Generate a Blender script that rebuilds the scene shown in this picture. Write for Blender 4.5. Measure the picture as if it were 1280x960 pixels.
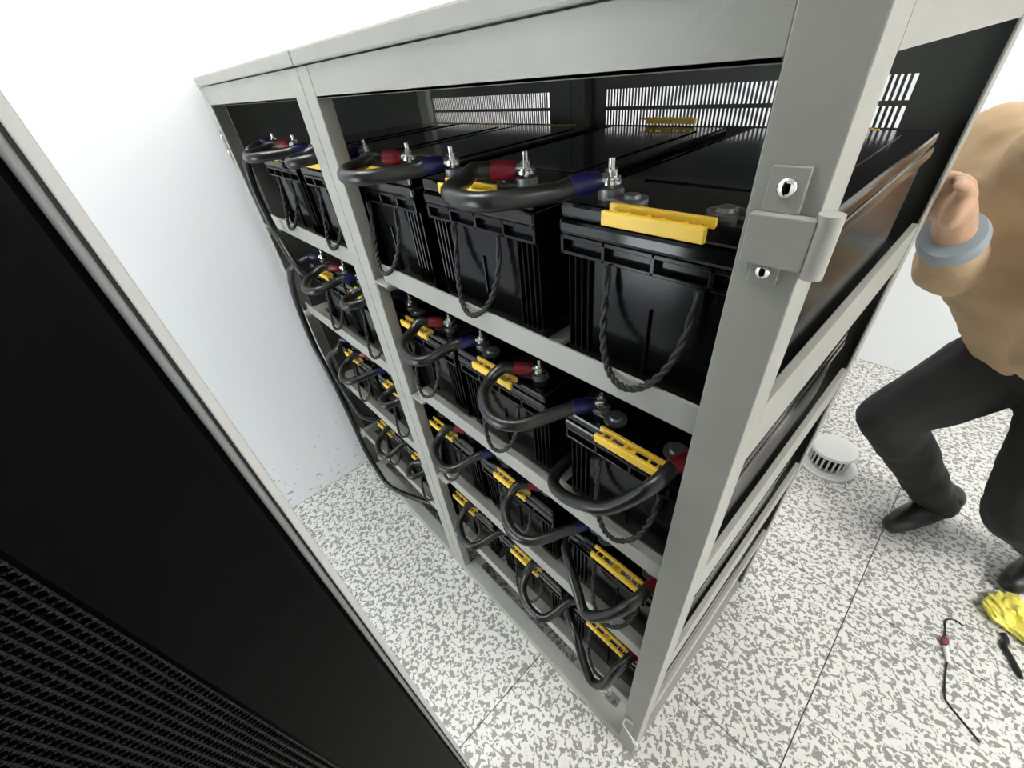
import bpy, bmesh, math, random
from mathutils import Vector, Matrix

# ------------------------------------------------------------------ camera, light, exposure
for o in list(bpy.data.objects): bpy.data.objects.remove(o)
scene = bpy.context.scene
col = scene.collection
S = 0.8276            # survey units -> metres (60 cm floor tiles)
ZF = 1.745            # height of the rack's header edge above the floor, survey units

cam_d = bpy.data.cameras.new('camera'); cam = bpy.data.objects.new('camera', cam_d); col.objects.link(cam)
cam_d.sensor_fit = 'HORIZONTAL'; cam_d.sensor_width = 36.0
cam_d.lens = 515.54*36.0/1280.0
cam_d.clip_start = 0.02; cam_d.clip_end = 60
_r = Vector((0.67964, 0.72740, -0.09476)); _d = Vector((0.39731, -0.47362, -0.78602)); _f = Vector((-0.61663, 0.49656, -0.61090))
m = Matrix(((_r.x, -_d.x, -_f.x, 0.1319*S), (_r.y, -_d.y, -_f.y, -0.3679*S), (_r.z, -_d.z, -_f.z, (0.0175+ZF)*S), (0, 0, 0, 1)))
cam.matrix_world = m
scene.camera = cam

world = bpy.data.worlds.new('world'); scene.world = world; world.use_nodes = True
world.node_tree.nodes['Background'].inputs[0].default_value = (0.9, 0.95, 1.0, 1)
world.node_tree.nodes['Background'].inputs[1].default_value = 0.05
scene.view_settings.view_transform = 'Standard'
scene.view_settings.look = 'None'
scene.view_settings.exposure = 0.24
scene.view_settings.gamma = 1.0
scene.view_settings.use_curve_mapping = False

CEIL = 3.15           # ceiling height above the floor, survey units
LAMP_POWER = 14.0
#            x     y    width depth  strength
LAMPS = [(-1.10, -0.42, 1.10, 0.36, 1.15), (2.35, 0.45, 0.72, 1.45, 2.0), (-0.55, 1.85, 1.45, 0.36, 0.85)]  # third lamp is added, to brighten the wall behind the vent slots
WINDOW = 6.4           # daylight strength of the window behind the aisle

# ------------------------------------------------------------------ materials
def mat(name, color, rough=0.5, metal=0.0, emit=None, estr=0, var=0.0, vscale=30, bump=0.0, bscale=200, coat=0, spec=0.5):
    ma = bpy.data.materials.new(name); ma.use_nodes = True
    nt = ma.node_tree; b = nt.nodes['Principled BSDF']
    b.inputs['Base Color'].default_value = (*color, 1); b.inputs['Roughness'].default_value = rough
    b.inputs['Metallic'].default_value = metal; b.inputs['Coat Weight'].default_value = coat
    b.inputs['Specular IOR Level'].default_value = spec
    if emit: b.inputs['Emission Color'].default_value = (*emit, 1); b.inputs['Emission Strength'].default_value = estr
    if var or bump:
        tc = nt.nodes.new('ShaderNodeTexCoord')
    if var:
        n = nt.nodes.new('ShaderNodeTexNoise'); n.inputs['Scale'].default_value = vscale; n.inputs['Detail'].default_value = 4
        nt.links.new(tc.outputs['Object'], n.inputs['Vector'])
        r = nt.nodes.new('ShaderNodeValToRGB')
        lo = tuple(c*(1-var) for c in color); hi = tuple(min(1, c*(1+var)) for c in color)
        r.color_ramp.elements[0].position = .3; r.color_ramp.elements[1].position = .7
        r.color_ramp.elements[0].color = (*lo, 1); r.color_ramp.elements[1].color = (*hi, 1)
        nt.links.new(n.outputs['Fac'], r.inputs[0]); nt.links.new(r.outputs[0], b.inputs['Base Color'])
    if bump:
        n2 = nt.nodes.new('ShaderNodeTexNoise'); n2.inputs['Scale'].default_value = bscale; n2.inputs['Detail'].default_value = 2
        nt.links.new(tc.outputs['Object'], n2.inputs['Vector'])
        bp = nt.nodes.new('ShaderNodeBump'); bp.inputs['Strength'].default_value = bump; bp.inputs['Distance'].default_value = .002
        nt.links.new(n2.outputs['Fac'], bp.inputs['Height']); nt.links.new(bp.outputs[0], b.inputs['Normal'])
    return ma

M = {}
M['paint'] = mat('grey_rack_paint', (.35, .351, .315), .42, var=.05, vscale=14, bump=.08, bscale=320)
M['panel'] = mat('dark_inner_panel', (.10, .102, .095), .5, var=.06)
M['case'] = mat('black_battery_plastic', (.0035, .0035, .004), .17, bump=.03, bscale=60, spec=.24)
M['lid'] = mat('black_lid_plastic', (.0035, .0035, .004), .10, bump=.02, bscale=40, spec=.4)
M['yellow'] = mat('yellow_plastic', (.84, .55, .05), .38, var=.05)
M['rope'] = mat('black_rope', (.014, .014, .014), .6)
M['cable'] = mat('black_rubber_cable', (.008, .008, .0085), .30, bump=.05, bscale=150)
M['red'] = mat('red_sleeve', (.20, .006, .014), .32)
M['blue'] = mat('blue_sleeve', (.006, .009, .075), .32)
M['steel'] = mat('zinc_steel', (.72, .71, .68), .22, 1.0)
M['chrome'] = mat('chrome_bolt', (.85, .85, .83), .08, 1.0)
M['lead'] = mat('lead_terminal', (.20, .20, .20), .45, .6)
M['wall'] = mat('white_wall', (.86, .88, .90), .7, var=.015, vscale=3)
M['ceil'] = mat('white_ceiling', (.80, .81, .80), .8)
M['cab'] = mat('black_cabinet_paint', (.0012, .0012, .0016), .45, spec=.06)
M['mesh'] = mat('black_perforated_steel', (.0012, .0012, .0015), .14, spec=.22)
M['cabframe'] = mat('light_grey_cabinet_frame', (.50, .50, .48), .4)
M['trim'] = mat('grey_seal_strip', (.20, .205, .20), .35)
M['gap'] = mat('black_gasket', (.006, .006, .007), .6)
M['lamp'] = mat('lamp_diffuser', (1, 1, 1), .5, emit=(1.0, .985, .95), estr=1)
M['skin'] = mat('skin', (.55, .34, .22), .5, var=.05)
M['shirt'] = mat('beige_shirt', (.52, .37, .22), .8, var=.08, vscale=12)
M['cuff'] = mat('blue_grey_cuff', (.30, .35, .38), .7)
M['trousers'] = mat('black_trousers', (.012, .012, .013), .8)
M['shoe'] = mat('black_shoe', (.008, .008, .008), .4)
M['hair'] = mat('black_hair', (.01, .008, .007), .5)
M['yfoil'] = mat('yellow_crumpled_sheet', (.78, .70, .12), .4)
M['white'] = mat('white_plastic', (.75, .75, .72), .4)
M['maroon'] = mat('dark_red_plastic', (.16, .03, .04), .4)
M['eye'] = mat('eye', (.03, .02, .015), .2)

# terrazzo-printed vinyl tile: off-white ground with worm-like grey flecks
def tile_mat():
    ma = bpy.data.materials.new('fleck_tile'); ma.use_nodes = True; nt = ma.node_tree; b = nt.nodes['Principled BSDF']
    g = nt.nodes.new('ShaderNodeNewGeometry')
    n = nt.nodes.new('ShaderNodeTexNoise'); n.inputs['Scale'].default_value = 76; n.inputs['Detail'].default_value = 1.3; n.inputs['Distortion'].default_value = .9
    n2 = nt.nodes.new('ShaderNodeTexNoise'); n2.inputs['Scale'].default_value = 2.2; n2.inputs['Detail'].default_value = 2
    nt.links.new(g.outputs['Position'], n.inputs['Vector']); nt.links.new(g.outputs['Position'], n2.inputs['Vector'])
    r = nt.nodes.new('ShaderNodeValToRGB'); e = r.color_ramp.elements
    e[0].position = .50; e[0].color = (.74, .73, .69, 1)
    e[1].position = .555; e[1].color = (.27, .265, .245, 1)
    nt.links.new(n.outputs['Fac'], r.inputs[0])
    mx = nt.nodes.new('ShaderNodeMix'); mx.data_type = 'RGBA'; mx.blend_type = 'MULTIPLY'; mx.inputs['Factor'].default_value = .12
    nt.links.new(r.outputs[0], mx.inputs['A']); nt.links.new(n2.outputs['Fac'], mx.inputs['B'])
    nt.links.new(mx.outputs['Result'], b.inputs['Base Color'])
    b.inputs['Roughness'].default_value = .38
    return ma
M['tile'] = tile_mat()
M['grout'] = mat('tile_joint', (.13, .125, .11), .8)

# white wall with a few dark scuffs close to the floor
def scuff_wall():
    ma = M['wall'].copy(); ma.name = 'scuffed_white_wall'; nt = ma.node_tree; b = nt.nodes['Principled BSDF']
    g = nt.nodes.new('ShaderNodeNewGeometry')
    mp = nt.nodes.new('ShaderNodeMapping'); mp.inputs['Scale'].default_value = (1, 1, 2.6); mp.inputs['Rotation'].default_value = (.6, 0, 0)
    nt.links.new(g.outputs['Position'], mp.inputs['Vector'])
    n = nt.nodes.new('ShaderNodeTexNoise'); n.inputs['Scale'].default_value = 34; n.inputs['Detail'].default_value = 2
    nt.links.new(mp.outputs[0], n.inputs['Vector'])
    sep = nt.nodes.new('ShaderNodeSeparateXYZ'); nt.links.new(g.outputs['Position'], sep.inputs[0])
    mr = nt.nodes.new('ShaderNodeMapRange'); mr.inputs['From Min'].default_value = .03; mr.inputs['From Max'].default_value = .42
    mr.inputs['To Min'].default_value = .655; mr.inputs['To Max'].default_value = .80
    nt.links.new(sep.outputs['Z'], mr.inputs['Value'])
    gt = nt.nodes.new('ShaderNodeMath'); gt.operation = 'GREATER_THAN'
    nt.links.new(n.outputs['Fac'], gt.inputs[0]); nt.links.new(mr.outputs[0], gt.inputs[1])
    mx = nt.nodes.new('ShaderNodeMix'); mx.data_type = 'RGBA'; mx.inputs['A'].default_value = (.87, .89, .91, 1); mx.inputs['B'].default_value = (.30, .30, .30, 1)
    nt.links.new(gt.outputs[0], mx.inputs['Factor']); nt.links.new(mx.outputs['Result'], b.inputs['Base Color'])
    return ma
M['scuff'] = scuff_wall()

# ------------------------------------------------------------------ mesh helpers (survey units in, metres out)
class MB:
    def __init__(s): s.v = []; s.f = []; s.sm = []
    def add(s, vs, fs, smooth=False):
        n = len(s.v); s.v += [tuple(p) for p in vs]
        for f in fs: s.f.append(tuple(i+n for i in f)); s.sm.append(smooth)
        return s
    def box(s, x0, x1, y0, y1, z0, z1):
        x0, x1 = min(x0, x1), max(x0, x1); y0, y1 = min(y0, y1), max(y0, y1); z0, z1 = min(z0, z1), max(z0, z1)
        v = [(x0,y0,z0),(x1,y0,z0),(x1,y1,z0),(x0,y1,z0),(x0,y0,z1),(x1,y0,z1),(x1,y1,z1),(x0,y1,z1)]
        return s.add(v, [(0,3,2,1),(4,5,6,7),(0,1,5,4),(1,2,6,5),(2,3,7,6),(3,0,4,7)])
    def prism(s, prof, axis, a0, a1):
        def P(u, w, a): return {'x': (a, u, w), 'y': (u, a, w), 'z': (u, w, a)}[axis]
        n = len(prof); area = sum(prof[i][0]*prof[(i+1) % n][1]-prof[(i+1) % n][0]*prof[i][1] for i in range(n))
        if area < 0: prof = prof[::-1]
        if axis == 'y': prof = prof[::-1]
        v = [P(u, w, a0) for u, w in prof]+[P(u, w, a1) for u, w in prof]
        f = [tuple(range(n))[::-1], tuple(range(n, 2*n))]+[(i, (i+1) % n, (i+1) % n+n, i+n) for i in range(n)]
        return s.add(v, f)
    def tube(s, pts, r, seg=10, res=0, cap=True):
        P = [Vector(p) for p in pts]
        R = list(r) if hasattr(r, '__len__') else [r]*len(P)
        if res:
            Q = []; RR = []
            for i in range(len(P)-1):
                p0 = P[max(i-1, 0)]; p1 = P[i]; p2 = P[i+1]; p3 = P[min(i+2, len(P)-1)]
                for k in range(res):
                    t = k/res
                    Q.append(.5*((2*p1)+(p2-p0)*t+(2*p0-5*p1+4*p2-p3)*t*t+(3*p1-p0-3*p2+p3)*t**3)); RR.append(R[i]*(1-t)+R[i+1]*t)
            Q.append(P[-1]); RR.append(R[-1]); P = Q; R = RR
        n = len(P); T = []
        for i in range(n):
            t = P[min(i+1, n-1)]-P[max(i-1, 0)]; T.append(t.normalized())
        up = Vector((0, 0, 1)) if abs(T[0].z) < .9 else Vector((1, 0, 0))
        N = (up-T[0]*up.dot(T[0])).normalized(); vs = []; fs = []
        for i in range(n):
            N = (N-T[i]*N.dot(T[i])).normalized(); B = T[i].cross(N)
            for k in range(seg):
                a = 2*math.pi*k/seg; vs.append(P[i]+(N*math.cos(a)+B*math.sin(a))*R[i])
        for i in range(n-1):
            for k in range(seg):
                a = i*seg+k; b = i*seg+(k+1) % seg; fs.append((a, b, b+seg, a+seg))
        s.add(vs, fs, True)
        if cap: s.add(vs[:seg], [tuple(range(seg))[::-1]]); s.add(vs[-seg:], [tuple(range(seg))])
        return s
    def cyl(s, c, axis, r, h, seg=16, r2=None):
        c = Vector(c); d = {'x': Vector((1,0,0)), 'y': Vector((0,1,0)), 'z': Vector((0,0,1))}[axis]
        return s.tube([c, c+d*h], [r, r if r2 is None else r2], seg)
    def ball(s, c, r, sc=(1,1,1), nu=14, nv=9, rot=None):
        vs = []; fs = []; c = Vector(c)
        for j in range(nv+1):
            th = math.pi*j/nv
            for i in range(nu):
                ph = 2*math.pi*i/nu
                p = Vector((math.sin(th)*math.cos(ph)*sc[0], math.sin(th)*math.sin(ph)*sc[1], math.cos(th)*sc[2]))*r
                if rot: p = rot @ p
                vs.append(c+p)
        for j in range(nv):
            for i in range(nu):
                a = j*nu+i; b = j*nu+(i+1) % nu; fs.append((a, a+nu, b+nu, b))
        return s.add(vs, fs, True)
    def chain(s, pts, seg=12):
        # tapered capsules joint to joint: pts = [(x,y,z,r), ...]
        for i, p in enumerate(pts):
            s.ball(p[:3], p[3])
            if i: q = pts[i-1]; s.tube([q[:3], p[:3]], [q[3], p[3]], seg)
        return s
    def mesh(s, name, material, origin=(0, 0, 0)):
        me = bpy.data.meshes.new(name)
        me.from_pydata([((x-origin[0])*S, (y-origin[1])*S, (z-origin[2])*S) for x, y, z in s.v], [], s.f)
        me.polygons.foreach_set('use_smooth', s.sm); me.materials.append(material); me.update()
        return me
    def build(s, name, material, parent=None, origin=None, bevel=0, at=None):
        """origin: point (survey units) that becomes the object's origin; with a parent it is the parent's base"""
        if origin is None: origin = parent['_o'] if parent is not None and '_o' in parent else (0, 0, 0)
        origin = tuple(origin)
        o = bpy.data.objects.new(name, s.mesh(name, material, origin)); col.objects.link(o)
        if parent is not None: o.parent = parent
        elif at is None: o.location = W(origin)
        if bevel:
            b = o.modifiers.new('bevel', 'BEVEL'); b.width = bevel*S; b.segments = 2; b.limit_method = 'ANGLE'; b.angle_limit = math.radians(40)
        return o

def W(p): return (p[0]*S, p[1]*S, (p[2]+ZF)*S)
def tag(o, label, cat, group=None):
    o['label'] = label; o['category'] = cat
    if group: o['group'] = group
    return o
def thing(name, base, label, cat, group=None):
    o = bpy.data.objects.new(name, None); col.objects.link(o); o.empty_display_size = .05
    o.location = W(base); o['_o'] = base
    return tag(o, label, cat, group)
def struct(o): o['kind'] = 'structure'; return o
def copy_tree(src, parent=None):
    c = src.copy(); col.objects.link(c)
    if parent is not None: c.parent = parent
    for ch in list(src.children): copy_tree(ch, c)
    return c

FL = -ZF
XW = -1.768           # left wall
XE, YS, YN = 3.2, -2.3, 2.75

# ------------------------------------------------------------------ the room
floor = struct(MB().box(XW, XE, YS, YN, FL-.12, FL-.004).build('floor', M['grout'], origin=(0, 0, FL)))
T = .725; x0 = .376-3*T; y0 = .265-4*T
tile_mesh = {}
nx, ny = 0, 0
for i in range(-1, 8):
    for j in range(0, 9):
        a = max(x0+i*T, XW); b = min(x0+(i+1)*T, XE); c = max(y0+j*T, YS); d = min(y0+(j+1)*T, YN)
        if b-a < .02 or d-c < .02: continue
        w, h = round(b-a, 4), round(d-c, 4); g = .0018
        if (w, h) not in tile_mesh:
            tile_mesh[(w, h)] = MB().box(g, w-g, g, h-g, -.004, 0).mesh('tile', M['tile'])
        t = bpy.data.objects.new('tile', tile_mesh[(w, h)]); col.objects.link(t); t.parent = floor
        t.location = (a*S, c*S, 0)
struct(MB().box(XW-.1, XW, YS, YN, FL, FL+CEIL).build('wall_left', M['scuff'], origin=(XW, 0, FL)))
struct(MB().box(XE, XE+.1, YS, YN, FL, FL+CEIL).build('wall_right', M['wall'], origin=(XE, 0, FL)))
struct(MB().box(XW-.1, XE+.1, YN, YN+.1, FL, FL+CEIL).build('wall_back', M['wall'], origin=(0, YN, FL)))
struct(MB().box(XW-.1, XE+.1, YS-.1, YS, FL, FL+CEIL).build('wall_front', M['wall'], origin=(0, YS, FL)))
struct(MB().box(XW-.1, XE+.1, YS-.1, YN+.1, FL+CEIL, FL+CEIL+.1).build('ceiling', M['ceil'], origin=(0, 0, FL+CEIL)))
def window(x0, x1, z0, z1):
    wm = mat('daylit_pane', (.9, .95, 1), .3, emit=(.90, .97, 1.0), estr=WINDOW)
    f = MB(); e = .05
    for q in ((x0-e, x1+e, z0-e, z0), (x0-e, x1+e, z1, z1+e), (x0-e, x0, z0, z1), (x1, x1+e, z0, z1), ((x0+x1)/2-.025, (x0+x1)/2+.025, z0, z1)):
        f.box(q[0], q[1], YS, YS+.04, q[2], q[3])
    fo = struct(f.build('window_1', M['white'], origin=((x0+x1)/2, YS, z0)))
    for a, b in ((x0, (x0+x1)/2-.025), ((x0+x1)/2+.025, x1)):
        MB().box(a, b, YS+.012, YS+.018, z0, z1).build('pane', wm, fo, origin=((x0+x1)/2, YS, z0))
window(-1.66, -.70, -1.45, .20)
lamp_words = ['over the aisle beside the white wall', 'over the worker at right', 'added to brighten the wall behind the rack']
for (lx, ly, lw, ld, ls), wd in zip(LAMPS, lamp_words):
    zc = FL+CEIL
    t = thing('ceiling_light', (lx, ly, zc), 'flat white ceiling light '+wd, 'ceiling light', 'ceiling lights')
    fr = MB(); e = .03
    fr.box(lx-lw/2-e, lx+lw/2+e, ly-ld/2-e, ly-ld/2, zc-.04, zc); fr.box(lx-lw/2-e, lx+lw/2+e, ly+ld/2, ly+ld/2+e, zc-.04, zc)
    fr.box(lx-lw/2-e, lx-lw/2, ly-ld/2, ly+ld/2, zc-.04, zc); fr.box(lx+lw/2, lx+lw/2+e, ly-ld/2, ly+ld/2, zc-.04, zc)
    fr.build('frame', M['white'], t)
    lm = M['lamp'].copy(); lm.node_tree.nodes['Principled BSDF'].inputs['Emission Strength'].default_value = LAMP_POWER*ls
    MB().box(lx-lw/2, lx+lw/2, ly-ld/2, ly+ld/2, zc-.03, zc-.02).build('diffuser', lm, t)

# ------------------------------------------------------------------ battery rack: two bolted modules
PW = .051             # post width
YB = .83              # back of the rack
ZT = [-.3154, -.671, -1.027, -1.382]     # top edges of the front shelf rails
RH = .044
YR = .012             # front rails sit a little behind the post faces
def angle_post(mb, x0, x1, y0, y1, z0, z1, front, side, th=.005):
    """L-profile post; front = which y face carries the wide flange, side = which x face"""
    X0, X1 = x0, x1
    if side == 'R': prof_side = (x1-th, x1)
    else: prof_side = (x0, x0+th)
    yf = (y0, y0+th) if front == 'F' else (y1-th, y1)
    if front == 'F' and side == 'R': pr = [(x0,y0),(x1,y0),(x1,y1),(x1-th,y1),(x1-th,y0+th),(x0,y0+th)]
    elif front == 'F': pr = [(x0,y0),(x1,y0),(x1,y0+th),(x0+th,y0+th),(x0+th,y1),(x0,y1)]
    elif side == 'R': pr = [(x1,y0),(x1,y1),(x0,y1),(x0,y1-th),(x1-th,y1-th),(x1-th,y0)]
    else: pr = [(x0,y0),(x0+th,y0),(x0+th,y1-th),(x1,y1-th),(x1,y1),(x0,y1)]
    return mb.prism(pr, 'z', z0, z1)
def tube_post(mb, x0, x1, y0, y1, z0, z1): return mb.box(x0, x1, y0, y1, z0, z1)

def vent_panel(mb, xa, xb, y0, y1, z0, z1, sa, sb):
    """sheet with two-row groups of vertical slots at each tier, cut as real openings"""
    rows = []
    for k in range(4):
        b = -.356*k
        rows += [(-.108+b, -.067+b), (-.153+b, -.117+b)]
    rows = sorted(r for r in rows if r[0] > z0 and r[1] < z1)
    mb.box(xa, sa, y0, y1, z0, z1); mb.box(sb, xb, y0, y1, z0, z1)
    z = z0
    for a, b in rows:
        mb.box(sa, sb, y0, y1, z, a); z = b
        x = sa; p = .0100
        while x < sb-.004:
            mb.box(x, min(x+.0051, sb), y0, y1, a, b); x += p
    mb.box(sa, sb, y0, y1, z, z1)

def make_module(xl, xr, right, label):
    """xl, xr: outer faces of the module's posts"""
    r = thing('battery_rack', ((xl+xr)/2, YB/2, FL), label, 'battery rack')
    # posts
    if right:
        m1 = MB(); angle_post(m1, xr-PW, xr, 0, PW, FL, .05, 'F', 'R'); m1.build('post', M['paint'], r, bevel=.0015)
        m2 = MB(); tube_post(m2, xl, xl+PW, 0, .030, FL, .05); m2.build('post', M['paint'], r, bevel=.002)
        m3 = MB(); angle_post(m3, xr-PW, xr+.002, YB-.065, YB, FL, .05, 'B', 'R'); m3.build('post', M['paint'], r, bevel=.0015)
        m4 = MB(); tube_post(m4, xl, xl+PW, YB-PW, YB, FL, .05); m4.build('post', M['panel'], r, bevel=.002)
    else:
        m1 = MB(); tube_post(m1, xr-PW, xr, 0, .030, FL, .05); m1.build('post', M['paint'], r, bevel=.002)
        m2 = MB(); angle_post(m2, xl, xl+PW, 0, PW, FL, .05, 'F', 'L'); m2.build('post', M['paint'], r, bevel=.0015)
        m3 = MB(); tube_post(m3, xr-PW, xr, YB-PW, YB, FL, .05); m3.build('post', M['panel'], r, bevel=.002)
        m4 = MB(); angle_post(m4, xl, xl+PW, YB-PW, YB, FL, .05, 'B', 'L'); m4.build('post', M['paint'], r, bevel=.0015)
    a, b = xl+PW, xr-PW
    # header board across the front, folded back along its lower edge
    hd = MB(); hd.box(a, b, .001, .006, 0, .05); hd.box(a, b, .001, .03, 0, .005); hd.build('header_panel', M['paint'], r, bevel=.001)
    hb = MB(); hb.box(a, b, YB-.006, YB-.001, -.03, .05); hb.build('header_panel', M['panel'], r)
    # top cap
    cp = MB(); cp.box(xl+.001, xr-.001, -.004, YB+.004, .052, .076); cp.build('top_cap', M['paint'], r, bevel=.003)
    # shelves
    for k, zt in enumerate(ZT):
        zb = zt-RH
        f = MB(); f.prism([(YR,zt),(YR+.004,zt),(YR+.004,zb+.004),(YR+.05,zb+.004),(YR+.05,zb),(YR,zb)], 'x', a+.032, b); f.build('shelf_rail', M['paint'], r, bevel=.0008)
        g = MB(); g.prism([(YB-.058,zt),(YB-.062,zt),(YB-.062,zb+.004),(YB-.11,zb+.004),(YB-.11,zb),(YB-.058,zb)], 'x', a, b); g.build('shelf_rail', M['paint'], r)
        # cross bearers under the batteries, front to back
        for xx, sgn in ((a, 1), (b, -1)):
            br = MB(); w_ = .062 if sgn > 0 else .04; yq = .0 if sgn > 0 else .052
            br.prism([(xx,zb),(xx+sgn*w_,zb),(xx+sgn*w_,zb-.005),(xx,zb-.005)], 'y', yq, YB-.07)
            br.prism([(xx,zb-.04),(xx+sgn*.004,zb-.04),(xx+sgn*.004,zb-.005),(xx,zb-.005)], 'y', yq+.002, YB-.07)
            br.build('bearer', M['paint'], r)
        for q in (.36, .64):
            xm = a+(b-a)*q; br = MB(); br.box(xm-.025, xm+.025, YR+.05, YB-.11, zb-.004, zb+.004); br.build('bearer', M['paint'], r)
    # floor frame
    fz = -1.6875
    f = MB(); f.prism([(0,fz),(.05,fz),(.05,fz-.004),(.004,fz-.004),(.004,FL),(0,FL)], 'x', a, b); f.build('floor_rail', M['paint'], r, bevel=.001)
    f = MB(); f.prism([(YB,fz),(YB-.05,fz),(YB-.05,fz-.004),(YB-.004,fz-.004),(YB-.004,FL),(YB,FL)], 'x', a, b); f.build('floor_rail', M['paint'], r)
    for xx, sgn in ((a, 1), (b, -1)):
        f = MB(); f.box(xx, xx+sgn*.05, .05, YB-.07, fz-.005, fz-.001); f.build('floor_rail', M['paint'], r)
    vp = MB(); vent_panel(vp, a, xr-.006 if right else b, YB-.012, YB-.0105, FL+.08, 0.0, *((-.754, -.052) if right else (-1.648, -.974))); vp.build('vent_panel', M['panel'], r)
    if right:
        # right side: header, folded side rails at each tier, floor angle
        sh = MB(); sh.box(xr-.005, xr, PW, YB-.065, .0, .05); sh.build('header_panel', M['paint'], r)
        for k in range(4):
            d = -.353*k
            sr = MB(); sr.prism([(xr,-.306+d),(xr,-.395+d),(xr-.018,-.440+d),(xr-.021,-.440+d),(xr-.005,-.396+d),(xr-.005,-.310+d),(xr-.011,-.310+d),(xr-.011,-.306+d)], 'y', PW, YB-.065)
            sr.build('side_rail', M['paint'], r, bevel=.0008)
        fz2 = -1.66
        sf = MB(); sf.prism([(xr,FL+.004),(xr,FL),(xr-.05,FL),(xr-.05,FL+.004)], 'y', PW, YB-.065); sf.build('floor_rail', M['paint'], r)
        # hinge on the corner post
        h = MB(); h.box(.012, .038, -.004, .0, -.091, -.059); h.build('hinge_leaf', M['paint'], r, bevel=.0007)
        h = MB(); h.box(.015, .037, -.004, 0, -.148, -.129); h.build('hinge_leaf', M['paint'], r, bevel=.0007)
        h = MB(); h.box(.007, .053, -.0115, -.0015, -.130, -.091); h.build('hinge_plate', M['paint'], r, bevel=.0012)
        h = MB(); h.cyl((.059, -.004, -.134), 'z', .0085, .047, 18); h.build('hinge_pin', M['paint'], r, bevel=.001)
        for bx, bz, br_ in ((.0255, -.073, .0074), (.0255, -.1375, .0064)):
            bo = MB(); bo.ball((bx, -.004, bz), br_, (1, .62, 1), 18, 12); bo.build('bolt', M['chrome'], r)
        # latch plate at foot of corner post; white rod draws its edge highlights
        h = MB(); h.box(.007, .034, -.003, 0, -1.56, -1.45); h.build('latch_plate', M['paint'], r, bevel=.0007)
        h = MB(); h.tube([(.030, -.006, -1.440), (.010, -.006, -1.458), (.006, -.007, -1.49), (.008, -.007, -1.52), (.046, -.008, -1.56)], .0024, 8, 5)
        ring = [(.052+.009*math.cos(t*math.pi/8), -.008, -1.568+.012*math.sin(t*math.pi/8)) for t in range(17)]
        h.tube(ring, .0026, 8); h.build('edge_highlight_rod', M['white'], r)
    else:
        sp = MB(); sp.box(xl+.006, xl+.010, PW, YB-PW, FL+.06, 0.0); sp.build('side_panel', M['panel'], r)
        sh = MB(); sh.box(xl, xl+.005, PW, YB-PW, .0, .05); sh.build('header_panel', M['paint'], r)
        h = MB(); h.box(xl+.004, xl+.032, -.004, .0, -.16, -.065); h.build('hinge_leaf', M['paint'], r, bevel=.0008)
        for bz in (-.083, -.128):
            bo = MB(); bo.ball((xl+.028, -.004, bz), .008, (1, .6, 1)); bo.build('bolt', M['chrome'], r)
    return r
XR = .051; XM = -.851; XL = -1.705
make_module(XM+.0008, XR, True, 'grey steel battery rack module with the near corner post and hinge')
make_module(XL, XM-.0008, False, 'narrower grey steel battery rack module against the left white wall')

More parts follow.
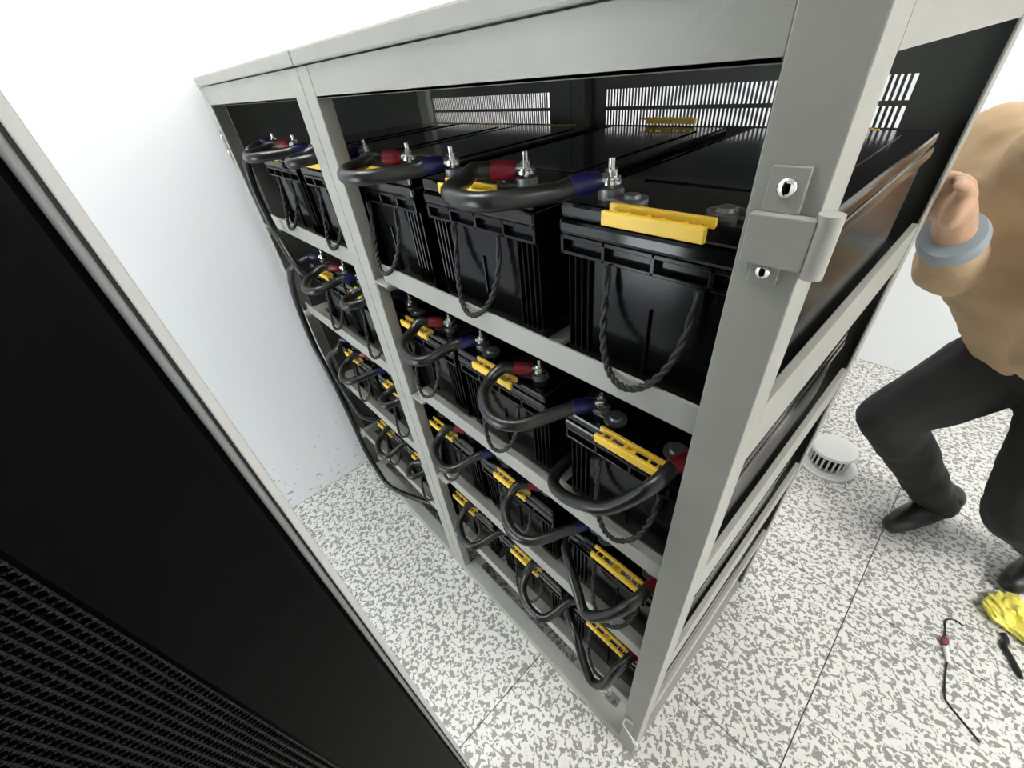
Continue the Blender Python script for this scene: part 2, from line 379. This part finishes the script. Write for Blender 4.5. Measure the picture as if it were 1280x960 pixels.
# ------------------------------------------------------------------ batteries
HB = .232             # height to the lid top
YBAT = .04            # lid front
def make_battery():
    r = bpy.data.objects.new('battery', None); col.objects.link(r); r.empty_display_size = .05; r['_o'] = (0, 0, 0)
    b = MB(); b.box(-.132, .132, .010, .545, 0, .192)
    for s in (-1, 1):
        for q in (.125, .114, .103, .092): b.box(s*q-.0018*s, s*q+.0018*s, .004, .010, .02, .166)
    b.box(-.002, .002, .006, .010, .02, .12)
    b.build('case', M['case'], r, bevel=.003)
    rim = MB()
    for z0, z1 in ((.166, .171), (.186, .192)): rim.box(-.136, .136, .0, .012, z0, z1)
    for x in (-.134, -.068, -.0, .068, .134): rim.box(x-.003, x+.003, .0, .012, .166, .192)
    rim.build('slotted_rim', M['case'], r, bevel=.0012)
    l = MB(); l.box(-.1385, .1385, -.002, .556, .192, .212); l.box(-.1365, .1365, .0, .553, .212, HB)
    lid = l.build('lid', M['lid'], r, bevel=.005)
    l2 = MB(); l2.box(-.10, .10, .13, .50, HB, HB+.002); l2.build('label_panel', M['lid'], lid, origin=(0, 0, 0), bevel=.0008)
    # yellow grip clips, front and rear: two bars with a dark slot between them
    for yy, s in ((-.002, -1), (.556, 1)):
        c = MB(); HC = HB if s < 0 else HB-.006
        c.box(-.061, .061, yy-s*.001, yy-s*.007, HB-.003, HC+.007); c.box(-.060, .060, yy+s*.009, yy+s*.0155, .219, HC+.003)
        for x, w in ((-.008, .003), (.008, .003), (-.034, .0022), (.034, .0022), (-.049, .0015), (.049, .0015)):
            c.box(x-w, x+w, yy-s*.002, yy+s*.011, HB-.004, HB+.001)
        c.box(-.008, .008, yy-s*.001, yy+s*.010, HB-.006, HB-.003)
        c.build('grip_clip', M['yellow'], r, bevel=.0012)
    # twisted rope handle on the front
    n = 64; P = []
    for i in range(n+1):
        t = math.pi*i/n; x = -.058*math.cos(t); dz = math.sin(t)
        P.append(Vector((x*(1-.06*dz), -.002-.036*dz**1.2, .166-.138*dz**.62)))
    rp = MB()
    for ph in (0, math.pi):
        Q = []
        for i, p in enumerate(P):
            t = (P[min(i+1, n)]-P[max(i-1, 0)]).normalized(); nn = Vector((0, 1, 0)); nn = (nn-t*nn.dot(t)).normalized(); bb = t.cross(nn)
            a = i*.95+ph; Q.append(p+(nn*math.cos(a)+bb*math.sin(a))*.0024)
        rp.tube(Q, .0031, 6)
    rp.build('rope_handle', M['rope'], r)
    # terminals near the front: studs, nuts, lead flags
    for s in (-1, 1):
        t = MB(); t.cyl((s*.088, .038, HB), 'z', .015, .012, 16); t.box(s*.088-.012, s*.088+.012, .028, .050, HB, HB+.010)
        t.box(min(s*.088, s*.055), max(s*.088, s*.055), .024, .044, HB, HB+.004); t.cyl((s*.055, .034, HB), 'z', .019, .005, 20); t.cyl((s*.055, .034, HB+.005), 'z', .011, .004, 16, .009)
        te = t.build('terminal', M['lead'], r, bevel=.001)
        w = MB(); w.cyl((s*.088, .038, HB+.022), 'z', .0115, .0022, 16); w.cyl((s*.088, .038, HB+.0245), 'z', .0082, .008, 6); w.cyl((s*.088, .038, HB+.01), 'z', .0042, .034, 12)
        w.build('bolt', M['steel'], te, origin=(0, 0, 0), bevel=.0006)
    return r

BXT = [[-.100, -.421, -.735, -1.020, -1.337], [-.098, -.420, -.714, -1.008, -1.295],
       [-.096, -.418, -.720, -1.012, -1.325], [-.100, -.402, -.706, -.985, -1.270]]
TX, TY = .088, .038    # terminal position on the lid
ZB = [ZT[0]-RH+.0042, ZT[1]-RH+.0125, ZT[2]-RH+.0145, ZT[3]-RH+.0165]
SH = ['top shelf', 'second shelf down', 'third shelf down', 'bottom shelf']
PO = ['beside the corner post', 'middle of right bay', 'just right of middle post', 'just left of middle post', 'nearest the white wall']
proto = make_battery()
first = True
for k in range(4):
    for i, x in enumerate(BXT[k]):
        o = proto if first else copy_tree(proto)
        first = False
        if k == 0 and i == 1:      # this one's rear clip has been pulled up
            for ch in o.children:
                if ch.name.startswith('grip_clip') and ch.data.vertices[0].co.y > .2*S: ch.location.z += .016*S
        o.location = W((x, YBAT, ZB[k])); o['_o'] = (x, YBAT, ZB[k])
        tag(o, 'black battery with yellow clip, %s, %s' % (SH[k], PO[i]), 'battery', 'batteries on the rack shelves')

# ------------------------------------------------------------------ jumper cables
CR = .0118
def lug_and_sleeve(parent, stud, direction, colour, name):
    d = Vector(direction).normalized(); s = Vector(stud)
    l = MB(); l.tube([s+Vector((0, 0, -.0045)), s+Vector((0, 0, .0))], .0135, 14); l.tube([s, s+d*.022], [.0085, .0075], 10)
    l.build('lug', M['steel'], parent)
    sl = MB(); sl.tube([s+d*.014, s+d*.020, s+d*.030, s+d*.050], [.0100, .0120, .0130, .0127], 16); sl.build(name, M[colour], parent)
    return s+d*.045
def jumper(k, i, j, label):
    """from the right (red) terminal of battery i to the left (blue) terminal of battery j, looping out in front"""
    z = ZB[k]+HB+.0215
    a = Vector((BXT[k][i]+TX, YBAT+TY, z)); b = Vector((BXT[k][j]-TX, YBAT+TY, z))
    t = thing('jumper_cable', tuple(a), label, 'cable', 'jumper cables between batteries')
    rnd = random.Random(k*17+i*5); sag = (.004, .012, .016, .020)[k]+rnd.uniform(-.003, .004)
    p = lug_and_sleeve(t, a, (-.80, -.60, .02), 'red', 'red_sleeve')
    q = lug_and_sleeve(t, b, (-.55, -.84, -.04) if (i, j) != (3, 2) else (-.95, -.30, 0), 'blue', 'blue_sleeve')
    w = b.x-a.x
    e = rnd.uniform(-.006, .006)
    pts = [p, p+Vector((-.018, -.022, .003)), Vector((a.x-.052+e, .0+e, z-sag*.6)), Vector((a.x-.030+e, -.038, z-sag)),
           Vector((a.x+.02, -.058+e, z-sag*1.2)), Vector((a.x+.068, -.046, z-sag)), q+Vector((-.012, -.020, -.004)), q]
    if (i, j) == (3, 2):
        xa = min(a.x, -.930)
        pts = [p, p+Vector((-.020, -.018, .003)), Vector((xa-.062, .004, z-sag*.6)), Vector((xa-.050, -.030, z-sag)), Vector((xa-.018, -.036, z-sag*1.1)),
               Vector((-.925, -.006, z-sag*.6)), Vector((-.917, .032, z-.002)), Vector((-.900, .052, z)), Vector((-.878, .057, z)), q+Vector((-.010, -.001, 0)), q]
    c = MB(); c.tube(pts, CR, 14, 8); c.build('cable', M['cable'], t)
    return t
JW = {(1, 0): 'nearest the corner post', (2, 1): 'just right of middle post',
      (3, 2): 'passing behind the middle post', (4, 3): 'nearest the white wall'}
for k in range(4):
    for (i, j) in JW:
        jumper(k, i, j, 'thick black jumper cable loop, %s, %s' % (SH[k], JW[(i, j)]))

# end cables: red terminal of the corner battery, hanging loop, then back into the gap beside it
for k, pts in ((1, [(-.085, -.030, -.540), (-.125, -.036, -.566), (-.19, -.022, -.612), (-.244, .012, -.640), (-.2590, .10, -.648), (-.2590, .35, -.648)]),
               (2, [(-.070, -.034, -.890), (-.115, -.040, -.945), (-.155, -.02, -.935), (-.205, .01, -.915), (-.247, .05, -.925), (-.2505, .13, -.94), (-.2505, .35, -.95)]),
               (3, [(-.052, -.034, -1.255), (-.085, -.040, -1.305), (-.118, -.034, -1.270), (-.165, -.012, -1.215), (-.226, .03, -1.215), (-.2505, .10, -1.235), (-.2505, .35, -1.25)])):
    z = ZB[k]+HB+.0215
    a = Vector((BXT[k][0]+TX, YBAT+TY, z))
    t = thing('end_cable', tuple(a), 'black cable hanging before the corner battery, %s' % SH[k], 'cable', 'end cables at the corner post')
    p = lug_and_sleeve(t, a, (-.35, -.93, -.10), 'red', 'red_sleeve')
    MB().tube([p, (p.x-.012, -.012, p.z-.018)]+pts, CR, 14, 8).build('cable', M['cable'], t)

# long cables down the left post
def left_cable(k, pts, label, sleeve=True):
    z = ZB[k]+HB+.0215
    a = Vector((BXT[k][4]-TX, YBAT+TY, z))
    t = thing('riser_cable', tuple(a), label, 'cable', 'long cables at the left post')
    p = lug_and_sleeve(t, a, (-.75, -.62, .02), 'blue', 'blue_sleeve')
    MB().tube([p]+pts, .0118, 12, 8).build('cable', M['cable'], t)
left_cable(0, [(-1.432, -.005, -.118), (-1.458, -.018, -.165), (-1.475, -.020, -.25), (-1.448, -.020, -.347), (-1.375, -.022, -.43), (-1.345, -.012, -.47), (-1.352, .03, -.475), (-1.37, .06, -.476)],
           'long black cable dropping from the top shelf to the second along the left post')
left_cable(1, [(-1.44, -.018, -.472), (-1.51, -.024, -.53), (-1.585, -.022, -.64), (-1.636, -.020, -.79), (-1.64, -.020, -.90), (-1.59, -.024, -.99), (-1.545, -.026, -1.12), (-1.55, -.024, -1.30), (-1.56, -.022, -1.48), (-1.50, -.020, -1.60), (-1.42, -.012, -1.668), (-1.24, .05, -1.670), (-1.10, .12, -1.671), (-.98, .18, -1.671)],
           'long black cable running down the left post to the floor rail')
left_cable(2, [(-1.45, .02, -.832), (-1.50, -.012, -.875), (-1.525, -.015, -.95), (-1.50, -.012, -1.05), (-1.46, -.008, -1.13), (-1.43, .0, -1.18), (-1.40, .03, -1.20), (-1.39, .06, -1.20)],
           'short black cable from the third shelf to the bottom shelf at the left post')

# ------------------------------------------------------------------ black cabinet close to the camera on the left
def cabinet():
    # equipment cabinet behind the photographer; its perforated door stands wide open towards the rack
    XC = -.25; y1 = -.383; y0 = -1.10; zt = .56; yb = -1.13; xe = .50; yr = -2.05
    r = thing('equipment_cabinet', ((XC+xe)/2, (yb+yr)/2, FL), 'tall black cabinet whose perforated door stands open at the left', 'cabinet')
    b = MB()
    b.box(XC-.03, XC-.024, yr, yb, FL+.03, zt); b.box(xe-.006, xe, yr, yb, FL+.03, zt); b.box(XC-.03, xe, yr, yr+.006, FL+.03, zt)
    b.box(XC-.03, xe, yr, yb, zt-.006, zt); b.box(XC-.03, xe, yr, yb, FL+.03, FL+.036)
    b.build('body', M['cab'], r)
    fr = MB()
    fr.box(XC-.024, XC+.03, yb-.02, yb, FL+.03, zt); fr.box(xe-.05, xe, yb-.02, yb, FL+.03, zt); fr.box(XC+.03, xe-.05, yb-.02, yb, zt-.06, zt); fr.box(XC+.03, xe-.05, yb-.02, yb, FL+.03, FL+.09)
    fr.build('front_frame', M['cab'], r, bevel=.002)
    for zz in (-1.45, -.6, .35): MB().cyl((XC-.012, y0-.014, zz), 'z', .012, .09, 14).build('hinge', M['gap'], r)
    b = MB(); b.box(XC-.005, XC, y1-.0085, y1, FL+.05, zt-.02); b.build('corner_profile', M['cabframe'], r, bevel=.0015)
    b = MB(); b.box(XC-.022, XC-.004, y1-.0115, y1-.0085, FL+.05, zt-.02); b.build('gasket', M['gap'], r)
    b = MB(); b.tube([(XC-.0012, y1-.0145, FL+.04), (XC-.0012, y1-.0145, zt-.02)], .0035, 10); b.build('seal_strip', M['trim'], r)
    # door leaf: solid margin plus perforated field with real holes
    ya = y1-.018; yh = -.548; ye = -.98
    d = MB(); d.prism([(XC-.016, ya), (XC-.004, ya), (XC+.001, ya-.005), (XC+.002, ya-.012), (XC+.002, yh+.006), (XC-.002, yh), (XC-.005, yh), (XC-.003, yh+.006), (XC-.003, ya-.010), (XC-.016, ya-.006)], 'z', FL+.05, zt-.02)
    door = d.build('door', M['cab'], r)
    d = MB(); d.box(XC-.005, XC+.002, y0, ye, FL+.05, zt-.02); d.box(XC-.004, XC-.002, ye, yh, .30, zt-.02); d.box(XC-.004, XC-.002, ye, yh, FL+.05, -1.35)
    d.build('door_margin', M['cab'], r)
    p = .0094; pm = MB(); nyc = int((yh-ye)/p); nzc = int((.30+1.35)/p)
    x = XC-.0025
    for j in range(nyc):
        for q in range(nzc):
            cy = yh-(j+.5)*p; cz = -1.35+(q+.5)*p+(p/2 if j % 2 else 0)
            h = p/2; rr = .0031; t = .0014
            o8 = [(h,0),(h,h),(0,h),(-h,h),(-h,0),(-h,-h),(0,-h),(h,-h)]
            vs = [(x, cy+u, cz+w) for u, w in o8]
            vs += [(x+.0014, cy+rr*math.cos(n*math.pi/4), cz+rr*1.15*math.sin(n*math.pi/4)) for n in range(8)]
            vs += [(x-t, cy+rr*.7*math.cos(n*math.pi/4), cz+rr*.9*math.sin(n*math.pi/4)) for n in range(8)]
            fs = [(n, (n+1) % 8, (n+1) % 8+8, n+8) for n in range(8)]+[(n+8, (n+1) % 8+8, (n+1) % 8+16, n+16) for n in range(8)]
            pm.add(vs, fs)
    po = pm.build('perforated_field', M['mesh'], door, origin=r['_o']); po['kind'] = 'stuff'
    b = MB(); b.box(XC-.022, XC-.018, y0, y1-.016, FL+.05, zt-.02); b.box(XC-.022, XC-.003, y0-.004, y0, FL+.05, zt-.02); b.box(XC-.022, XC-.004, y0, y1-.03, zt-.024, zt-.02); b.box(XC-.022, XC-.004, y0, y1-.03, FL+.05, FL+.054); b.build('door_back', M['cab'], r)
    for px, py in ((XC+.04, yb-.06), (xe-.06, yb-.06), (XC+.04, yr+.06), (xe-.06, yr+.06)):
        MB().cyl((px, py, FL), 'z', .025, .032, 14).build('foot', M['cab'], r)
cabinet()

# ------------------------------------------------------------------ worker at the right rear of the rack
def worker():
    r = thing('person', (.52, 1.6, FL), 'person in a beige shirt and black trousers leaning in behind the rack', 'person')
    def soft(mb, name, material, vox, parent=r, smooth=6):
        o = mb.build(name, M[material], parent, origin=r['_o'])
        m1 = o.modifiers.new('remesh', 'REMESH'); m1.mode = 'VOXEL'; m1.voxel_size = vox; m1.use_smooth_shade = True
        m2 = o.modifiers.new('smooth', 'SMOOTH'); m2.factor = .5; m2.iterations = smooth
        return o
    hip = (.42, 1.53, -.81); wst = (.28, 1.42, -.60); chest = (.22, 1.26, -.34); neck = (.235, 1.16, -.17); head = (.25, 1.10, .0)
    shF = (.075, 1.31, -.27); shN = (.40, 1.08, -.27)
    elF = (.125, 1.12, -.50); haF = (.086, .872, -.300)
    elN = (.37, 1.02, -.62); haN = (.52, 1.27, -.72)
    hpF = (.41, 1.56, -.86); hpN = (.56, 1.46, -.86)
    knF = (.19, 1.39, -1.17); anF = (.49, 1.62, -1.64); knN = (.60, 1.28, -1.27); anN = (.84, 1.62, -1.64)
    b = MB()
    b.chain([(*hip, .13), (*wst, .125), (*chest, .14), (*neck, .062), (*head, .06)])
    b.chain([(*chest, .12), (*shF, .066), (*elF, .048), (*haF, .033)]); b.chain([(*chest, .12), (*shN, .066), (*elN, .048), (*haN, .033)])
    b.chain([(*hpF, .10), (*knF, .066), (*anF, .045), (.43, 1.53, -1.70, .035)]); b.chain([(*hpN, .10), (*knN, .066), (*anN, .045), (.80, 1.53, -1.70, .035)])
    # head: skull, jaw, nose, ears, brow; looks down towards the rack
    f = Vector((-.55, -.70, -.45)).normalized(); side = Vector((.78, -.62, 0)).normalized(); up = side.cross(f).normalized()
    if up.z < 0: up = -up
    H = Vector(head)+up*.05
    rot = Matrix((side, f, up)).transposed()
    b.ball(H, .115, (.80, .98, 1.05), 20, 14, rot); b.ball(H+f*.045-up*.075, .062, (.95, 1, .9), 16, 10, rot)
    b.tube([H+f*.105+up*.02, H+f*.135-up*.035], [.012, .020], 8); b.ball(H+f*.132-up*.035, .021)
    for s in (-1, 1): b.ball(H+side*(.094*s)-up*.015, .034, (.35, .75, 1), 10, 8, rot)
    b.ball(H+f*.10-up*.085, .024, (1.5, .5, .5), 10, 8, rot)
    # far hand grips the rear post: palm outside, fingers round the rear edge, thumb round the front
    b.ball((.090, .850, -.292), .043, (.55, 1.0, 1.05))
    for n, (zz, L) in enumerate(((-.252, .92), (-.275, 1.0), (-.298, .96), (-.320, .80))):
        b.chain([(.088, .858, zz, .0125), (.076, .858+.034*L, zz+.004, .0118), (.050, .858+.040*L, zz+.006, .0108), (.022, .858+.020*L, zz+.006, .0095)], 8)
    b.chain([(.092, .83, -.262, .0145), (.086, .790, -.240, .0130), (.072, .762, -.226, .0115)], 8)
    # near hand rests on the hip
    hn = Vector(haN); dn = Vector((.62, .62, -.45)).normalized(); sn = Vector((-.30, -.25, -.92)).normalized(); kn = dn.cross(sn)
    b.ball(hn+dn*.045, .043, (.9, .9, .9))
    for q, L in ((-.034, .92), (-.011, 1.0), (.012, .96), (.034, .80)):
        p0 = hn+dn*.07+sn*q
        b.chain([(*p0, .0125), (*(p0+dn*.042*L+kn*.006), .0118), (*(p0+dn*.070*L+kn*.018), .0108), (*(p0+dn*.088*L+kn*.034), .0095)], 8)
    p0 = hn+dn*.03-sn*.03
    b.chain([(*p0, .0145), (*(p0+dn*.03-sn*.030), .013), (*(p0+dn*.060-sn*.034), .0115)], 8)
    body = soft(b, 'body', 'skin', .0065, smooth=3)
    hr = MB(); hr.ball(H+up*.022-f*.020, .120, (.84, .98, 1.0), 20, 14, rot); soft(hr, 'hair', 'hair', .008)
    for s in (-1, 1): MB().ball(H+f*.098+side*(.040*s)+up*.012, .0115).build('eye', M['eye'], r, origin=r['_o'])
    s = MB()
    s.chain([(*hip, .165), (*wst, .165), (*chest, .172), (.205, 1.16, -.25, .105)])
    s.chain([(*chest, .155), (*shF, .098), (*elF, .074), (.102, .985, -.398, .050)]); s.chain([(*chest, .155), (*shN, .098), (*elN, .074), (.475, 1.195, -.69, .050)])
    so = soft(s, 'shirt', 'shirt', .010, smooth=4)
    tx = bpy.data.textures.new('folds', 'CLOUDS'); tx.noise_scale = .09; tx.noise_depth = 2
    dm = so.modifiers.new('folds', 'DISPLACE'); dm.texture = tx; dm.strength = .022; dm.mid_level = .5
    for (a, c) in (((.106, .990, -.400), (.098, .945, -.368)), ((.465, 1.18, -.687), (.495, 1.23, -.706))):
        MB().tube([a, (Vector(a)+Vector(c))/2, c], [.058, .060, .054], 24).build('cuff', M['cuff'], r, origin=r['_o'], bevel=.004)
    t = MB()
    t.chain([(*hip, .168), (*hpF, .145), (*knF, .100), (anF[0]-.005, anF[1]-.005, anF[2]-.015, .072)]); t.chain([(*hip, .168), (*hpN, .145), (*knN, .100), (anN[0]-.005, anN[1]-.005, anN[2]-.015, .072)])
    to = soft(t, 'trousers', 'trousers', .010, smooth=4)
    dm = to.modifiers.new('folds', 'DISPLACE'); dm.texture = tx; dm.strength = .018; dm.mid_level = .5
    for an, dr in ((anF, Vector((-.45, -.89, 0))), (anN, Vector((-.4, -.92, 0)))):
        a = Vector((an[0], an[1], FL+.058)); sh = MB(); dr = dr.normalized()
        sh.chain([(*(a-dr*.05), .056), (*(a+dr*.06), .056), (*(a+dr*.16-Vector((0, 0, .006))), .050), (*(a+dr*.215-Vector((0, 0, .014))), .040)])
        sh.chain([(*(a-dr*.03), .055), (a.x-dr.x*.02, a.y-dr.y*.02, FL+.13, .060)])
        soft(sh, 'shoe', 'shoe', .007)
worker()

# ------------------------------------------------------------------ bits on the floor at the right
def crumple():
    c = (.775, 1.285, FL)
    bm = bmesh.new(); bmesh.ops.create_icosphere(bm, subdivisions=5, radius=1)
    from mathutils import noise
    for v in bm.verts:
        p = v.co.copy(); n = noise.multi_fractal(p*1.7+Vector((3, 1, 2)), 1.0, 2.0, 4)
        k = .80+.22*abs(noise.noise(p*3.1))+.07*n
        a = math.atan2(p.y, p.x); k *= 1+.16*math.sin(a*3+.7)
        v.co = Vector((p.x*.098*k, p.y*.070*k, max(0, (p.z*.5+.42)*.060*k)))
    R = Matrix.Rotation(math.radians(-50), 3, 'Z')
    for v in bm.verts: v.co = R @ v.co*S
    me = bpy.data.meshes.new('crumpled_bag'); bm.to_mesh(me); bm.free(); me.materials.append(M['yfoil'])
    o = bpy.data.objects.new('crumpled_bag', me); col.objects.link(o); o.location = W(c)
    for pl in me.polygons: pl.use_smooth = False
    tag(o, 'crumpled yellow plastic bag lying on the floor at right', 'bag')
crumple()
c = MB(); c.tube([(.765, 1.205, FL+.010), (.775, 1.185, FL+.009), (.772, 1.158, FL+.008), (.790, 1.130, FL+.008), (.812, 1.092, FL+.007), (.822, 1.07, FL+.007)], [.009, .008, .010, .008, .009, .005], 10, 6)
o = c.build('cable_tie_strap', M['cable'], None, origin=(.77, 1.10, FL)); tag(o, 'short black strap on the floor beside the yellow bag', 'strap')
t = thing('test_lead', (.66, .98, FL), 'thin black wire lead with a dark red plug curled on the floor', 'wire')
MB().tube([(.672, 1.150, FL+.003), (.645, 1.155, FL+.003), (.625, 1.130, FL+.003), (.632, 1.085, FL+.003), (.634, 1.052, FL+.004)], .0028, 8, 6).build('wire', M['cable'], t)
MB().ball((.634, 1.042, FL+.010), .013, (.9, 1.5, .75)).build('plug', M['maroon'], t)
MB().tube([(.640, 1.022, FL+.007), (.652, .985, FL+.007), (.654, .970, FL+.006)], [.0075, .0075, .004], 10).build('white_sleeve', M['white'], t)
MB().tube([(.654, .972, FL+.003), (.657, .92, FL+.003), (.667, .85, FL+.003), (.678, .83, FL+.003), (.722, .80, FL+.003), (.76, .775, FL+.003)], .0028, 8, 6).build('wire', M['cable'], t)
# round slotted drum half hidden behind the rack
def drum():
    c = (.085, 1.66, FL); r = thing('cable_drum', c, 'pale round slotted drum on the floor behind the rack', 'drum')
    MB().cyl(c, 'z', .125, .012, 40).build('base', M['white'], r, bevel=.003)
    MB().cyl((c[0], c[1], FL+.012), 'z', .110, .012, 40, .100).build('lower_flange', M['white'], r, bevel=.002)
    MB().cyl((c[0], c[1], FL+.024), 'z', .070, .085, 32).build('core', M['gap'], r)
    for n in range(22):
        a = 2*math.pi*n/22; MB().cyl((c[0]+.082*math.cos(a), c[1]+.082*math.sin(a), FL+.022), 'z', .005, .088, 8).build('slat', M['white'], r)
    MB().cyl((c[0], c[1], FL+.108), 'z', .100, .012, 40, .094).build('top_flange', M['white'], r, bevel=.002)
drum()
for o in list(bpy.data.objects):
    if '_o' in o: del o['_o']
